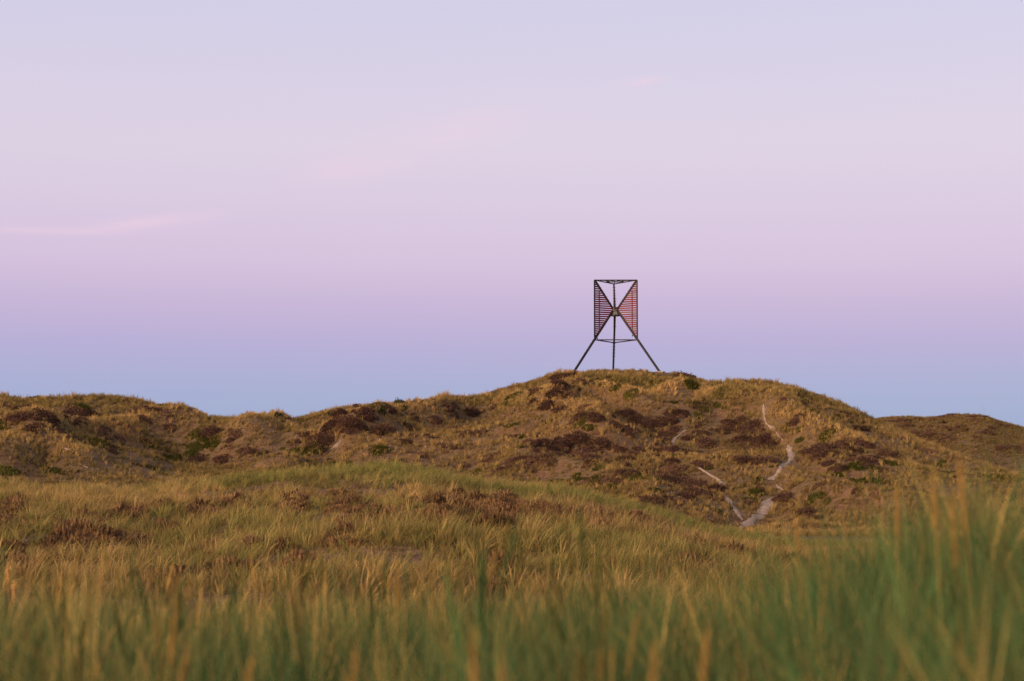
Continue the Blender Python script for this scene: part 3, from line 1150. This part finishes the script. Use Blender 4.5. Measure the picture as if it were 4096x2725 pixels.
# -- heather and crowberry as ground cover
heath_src = [mesh_from('heath_mat', *cushion(240, 0.75, 0.38, 0.14, 400 + i), M['heath']) for i in range(5)]
heath_coll = source_collection('heath_mats', heath_src)
x, y, g = polar_points(120000, 165, 285, -0.34, 0.34, 6)
xr, yr, _ = polar_points(9000, 352, 388, 0.14, 0.34, 16)
x, y = np.concatenate([x, xr]), np.concatenate([y, yr])
hf = patch_field(x, y, HEATH)
pn = fbm(x / 2.4, y / 2.6, 121, 3)
keep = (g.uniform(size=len(x)) < np.clip(0.32 * sstep(0.34, 0.85, 0.9 * hf + 1.5 * (pn - 0.5)) + 0.12 * sstep(0.62, 0.72, pn), 0, 1)) & off_paths(x, y, 0.5)
keep |= (np.hypot(x, y) > 345) & (pn > 0.63)
keep &= np.hypot(x - BX, y - BY) > 11
x, y = x[keep], y[keep]
n = len(x)
s = np.clip(0.62 + g.normal(0, 0.25, n), 0.25, 1.3)
scatter('heather_cover', 'purple-brown heather matting in patches over the hills', 'heather', heath_coll, np.stack([x, y, height(x, y) - 0.05], 1),
        slope_turn(x, y, g), np.stack([s * g.choice([-1, 1], n) * g.uniform(0.8, 1.4, n), s * g.uniform(0.8, 1.2, n), s * g.uniform(0.6, 1.3, n)], 1), g.integers(0, 5, n),
        rgba(np.clip(g.normal(0.55, 0.3, n), 0, 1), np.clip(0.55 + g.normal(0, 0.22, n), 0.1, 1.1), 0.2 * g.uniform(size=n)))
print('heath', n)
rust_coll = source_collection('rust_mats', [mesh_from('rust_mat', *cushion(240, 0.75, 0.38, 0.17, 430 + i, 1.0), M['rust']) for i in range(5)])
x, y, g = polar_points(46000, 40, 112, -0.32, 0.32, 26)
rr = np.hypot(x, y)
dk = fbm(x / 2.4, y / 13, 93, 2) + 0.5 * (fbm(x / 0.9, y / 2.5, 95, 2) - 0.5)
keep = g.uniform(size=len(x)) < 0.24 * sstep(0.50, 0.66, dk) * sstep(90, 76, rr) * sstep(42, 52, rr)
x, y = x[keep], y[keep]
n = len(x)
s = np.clip(0.5 + g.normal(0, 0.16, n), 0.22, 1.0)
scatter('dune_heather', 'rust-brown heather tussocks between the grasses of the middle dune', 'heather', rust_coll, np.stack([x, y, height(x, y) - 0.05], 1),
        slope_turn(x, y, g), np.stack([s * g.choice([-1, 1], n), s * g.uniform(0.8, 1.2, n), s * g.uniform(0.9, 1.9, n)], 1), g.integers(0, 5, n),
        rgba(np.clip(g.normal(0.6, 0.3, n), 0, 1), np.clip(0.6 + g.normal(0, 0.2, n), 0.1, 1), 0.1 * g.uniform(size=n)))
print('dune heath', n)
crow_src = [mesh_from('crow_mat', *cushion(240, 0.8, 0.24, 0.12, 450 + i), M['crow']) for i in range(4)]
crow_coll = source_collection('crow_mats', crow_src)
x, y, g = polar_points(60000, 165, 285, -0.34, 0.34, 8)
cf = patch_field(x, y, CROW)
pn = fbm(x / 2.0, y / 2.0, 131, 3)
keep = (g.uniform(size=len(x)) < np.clip(0.6 * sstep(0.40, 0.8, 0.8 * cf + 1.7 * (pn - 0.5)) + 0.2 * sstep(0.68, 0.74, pn), 0, 1)) & off_paths(x, y, 0.4)
keep &= np.hypot(x - BX, y - BY) > 11
x, y = x[keep], y[keep]
n = len(x)
s = np.clip(0.8 + g.normal(0, 0.25, n), 0.35, 1.4)
scatter('crowberry_cover', 'dark olive crowberry matting in hollows of the beacon hill', 'crowberry', crow_coll, np.stack([x, y, height(x, y) - 0.05], 1),
        slope_turn(x, y, g), np.stack([s * g.choice([-1, 1], n) * g.uniform(0.8, 1.4, n), s * g.uniform(0.8, 1.2, n), s * g.uniform(0.6, 1.3, n)], 1), g.integers(0, 4, n),
        rgba(np.clip(g.normal(0.3, 0.2, n), 0, 1), np.clip(0.5 + g.normal(0, 0.12, n), 0.2, 1), 0.2 * g.uniform(size=n)))
print('crow', n)

# -- heather cushions that stand out one by one
CUSH = (z3([(540, 330), (600, 340), (720, 370), (340, 410), (510, 425), (310, 510), (450, 545), (555, 578), (760, 645), (900, 665), (1190, 620), (1280, 660), (740, 860),
            (690, 860), (280, 885), (400, 910), (480, 925), (600, 905), (960, 910), (1130, 960), (1300, 955), (1450, 962), (1590, 962), (1250, 1000), (1200, 1040),
            (1480, 1015), (1050, 940), (860, 1040), (1160, 1110), (1620, 1065), (1890, 1100), (1480, 1415), (1430, 1450), (1590, 1250), (1830, 1290), (2020, 1330),
            (1900, 1370), (2170, 715), (2240, 730), (2300, 770), (1500, 720), (1620, 690), (1400, 710), (1250, 680), (1090, 730), (1210, 800), (1560, 810), (1760, 840)])
        + z4([(530, 455), (700, 455), (790, 590), (860, 640), (730, 600), (600, 790), (280, 630), (230, 830), (360, 1040), (230, 1080), (100, 1110), (1060, 440), (1280, 660),
              (1350, 690), (1240, 700), (1440, 720), (1550, 740), (1280, 750), (1620, 690), (1730, 650), (1720, 760), (1370, 800), (1440, 860), (950, 1120), (1000, 1140),
              (1270, 1290), (1180, 1250)])
        + z5([(230, 330), (280, 330), (650, 385), (720, 380), (840, 390), (460, 385), (410, 410), (500, 435), (180, 425), (350, 500), (310, 535), (990, 525), (1360, 440),
              (1310, 350), (1440, 345), (1990, 565), (2100, 820), (1860, 820)])
        + z6([(1250, 290), (1540, 330), (1330, 350), (1080, 390), (1140, 425), (1110, 470), (1260, 485), (990, 505), (1180, 475), (1330, 405), (770, 585), (880, 615),
              (940, 635), (1530, 535), (1460, 550), (1420, 565), (1740, 520), (2090, 330), (2000, 435), (1700, 645), (2320, 375)]))
cush_mesh = [mesh_from('heather_cushion', *cushion(420, 0.8, 0.58, 0.13, 500 + i), M['heath']) for i in range(6)]
for i, (a, b) in enumerate(CUSH):
    p = at(a, b)
    o = bpy.data.objects.new('heather_cushion', cush_mesh[i % 6])
    link(o)
    s = random.uniform(0.75, 1.35)
    o.location = (p[0], p[1], H(p[0], p[1]) - 0.04)
    o.rotation_euler = tuple(slope_turn(np.array([p[0]]), np.array([p[1]]), g)[0])
    o.scale = (s * random.uniform(1.0, 1.5), s, s * random.uniform(0.85, 1.2))
    o['tint'] = (random.uniform(0.1, 0.5), random.uniform(0.35, 0.65), 0.1)
    look = ('small' if s < 0.92 else 'broad' if s > 1.15 else 'low') + ' purple-brown heather cushion '
    dist = [float(poly_dist(np.array([p[0]]), np.array([p[1]]), P)[0]) for P, _ in PATH_W]
    k = int(np.argmin(dist))
    if dist[k] < 3.5:
        where = ('beside the zigzag sandy path', 'at the thin sandy bend of the path', 'beside the sandy path through the heather', 'beside the straight trail to the crest',
                 'beside the narrow branching sandy track', 'beside the faint broken trail', 'beside the sandy track in the gully',
                 'by the upper bare sand scrape', 'by the lower bare sand scrape')[k]
    elif math.hypot(p[0] - BX, p[1] - BY) < 26:
        where = 'on the slope just under the beacon'
    elif a < 1000:
        where = 'on the grassy ridge without beacon'
    elif a < 2000:
        where = 'on the low saddle between the two hilltops'
    elif a < 2750:
        where = 'on the beacon hill slope with the broken trail'
    else:
        where = 'on the beacon hill flank beyond the sandy path'
    tag(o, look + where, 'heather', 'heather cushions on the hillside')


# -- shrubs one can point at
def shrub(px, py, rx, rz, leaf, nleaf, mat, seed, label, stems=True, rmin=200.0, sx=1.0):
    p = at(px, py, rmin)
    root = bpy.data.objects.new('shrub', None)
    link(root)
    root.location = (p[0], p[1], H(p[0], p[1]))
    tag(root, label, 'shrub')
    fo = bpy.data.objects.new('foliage', mesh_from('foliage', *cushion(nleaf, rx, rz, leaf, seed, 0.6, 0.6), mat))
    link(fo, root)
    fo.scale = (sx, 1, 1)
    fo.location.z = -0.08
    fo.rotation_euler = tuple(0.7 * slope_turn(np.array([p[0]]), np.array([p[1]]), rng)[0])

    fo['tint'] = (0.3, 0.5, 0.1)
    mb = MB()
    g = np.random.default_rng(seed)
    for k in range(7):
        a = g.uniform(0, 6.28)
        mb.tube((0, 0, -0.1), (math.cos(a) * rx * 0.5 * sx, math.sin(a) * rx * 0.5, rz * g.uniform(0.5, 0.95)), 0.02, 5)
    mb.build('stem', M['steel_wood'], root)


def wood_mat():
    t = NT('twig')
    return t.principled(t.mix(t.noise(t.obj(), 20), (0.06, 0.04, 0.03), (0.11, 0.07, 0.05)), 0.9)


M['steel_wood'] = wood_mat()
shrub(2256, 1508, 1.4, 0.55, 0.16, 1500, M['heath'], 601, 'wide dark brown low bush around one foot of the beacon', sx=1.35)
shrub(2738, 1516, 1.25, 0.8, 0.16, 1500, M['heath'], 602, 'dark dome-shaped bush on the hilltop a few steps from the beacon', sx=1.2)
shrub(1596, 1616, 0.75, 0.75, 0.16, 700, M['crow'], 603, 'small dark green leafy shrub on the skyline of the low saddle')
shrub(136, 1596, 1.1, 0.5, 0.15, 900, M['crow'], 604, 'low rounded olive bush on the crest of the ridge without beacon')
shrub(2764, 1545, 1.0, 0.8, 0.16, 700, M['crow'], 605, 'loose dark green shrub in tall grass just below the hilltop')

# -- seed heads standing clear in the near grass
plume_mesh = [mesh_from('grass_plume', *plume(1.1, 700 + i, 0.013, 0.24), M['fore']) for i in range(4)]
PL = [(1063, 1440, 4.6, 0.03), (775, 1500, 5.0, -0.05), (1590, 1440, 5.2, 0.06), (1843, 1195, 9.0, 0.0), (910, 1290, 9.0, 0.05), (1500, 1480, 4.8, -0.06), (525, 1510, 5.0, 0.04),
      (2040, 1120, 8.0, -0.08), (2165, 1085, 7.0, 0.07), (2262, 1060, 6.2, -0.10), (1145, 1520, 4.6, 0.05), (2215, 1150, 6.0, 0.09)]
for i, (a, b, d, _) in enumerate(PL):
    px, py = a * S23, b * S23
    xx, yy = (px - 2048) / F * d, d
    zt = (HOR - py) / F * d + 0.03
    zg = H(xx, yy)
    o = bpy.data.objects.new('grass_plume', plume_mesh[i % 4])
    link(o)
    k = max(0.7, (zt - zg) / 1.1)
    o.location = (xx, yy, zg)
    o.scale = (1.2, 1.2, k)
    o.rotation_euler = (0, _, i * 1.3)
    o['tint'] = (0.62, 0.55, 0.0)
    tag(o, 'tall straw-coloured seed plume standing clear of the near green grass', 'grass plume', 'seed plumes in the near grass')
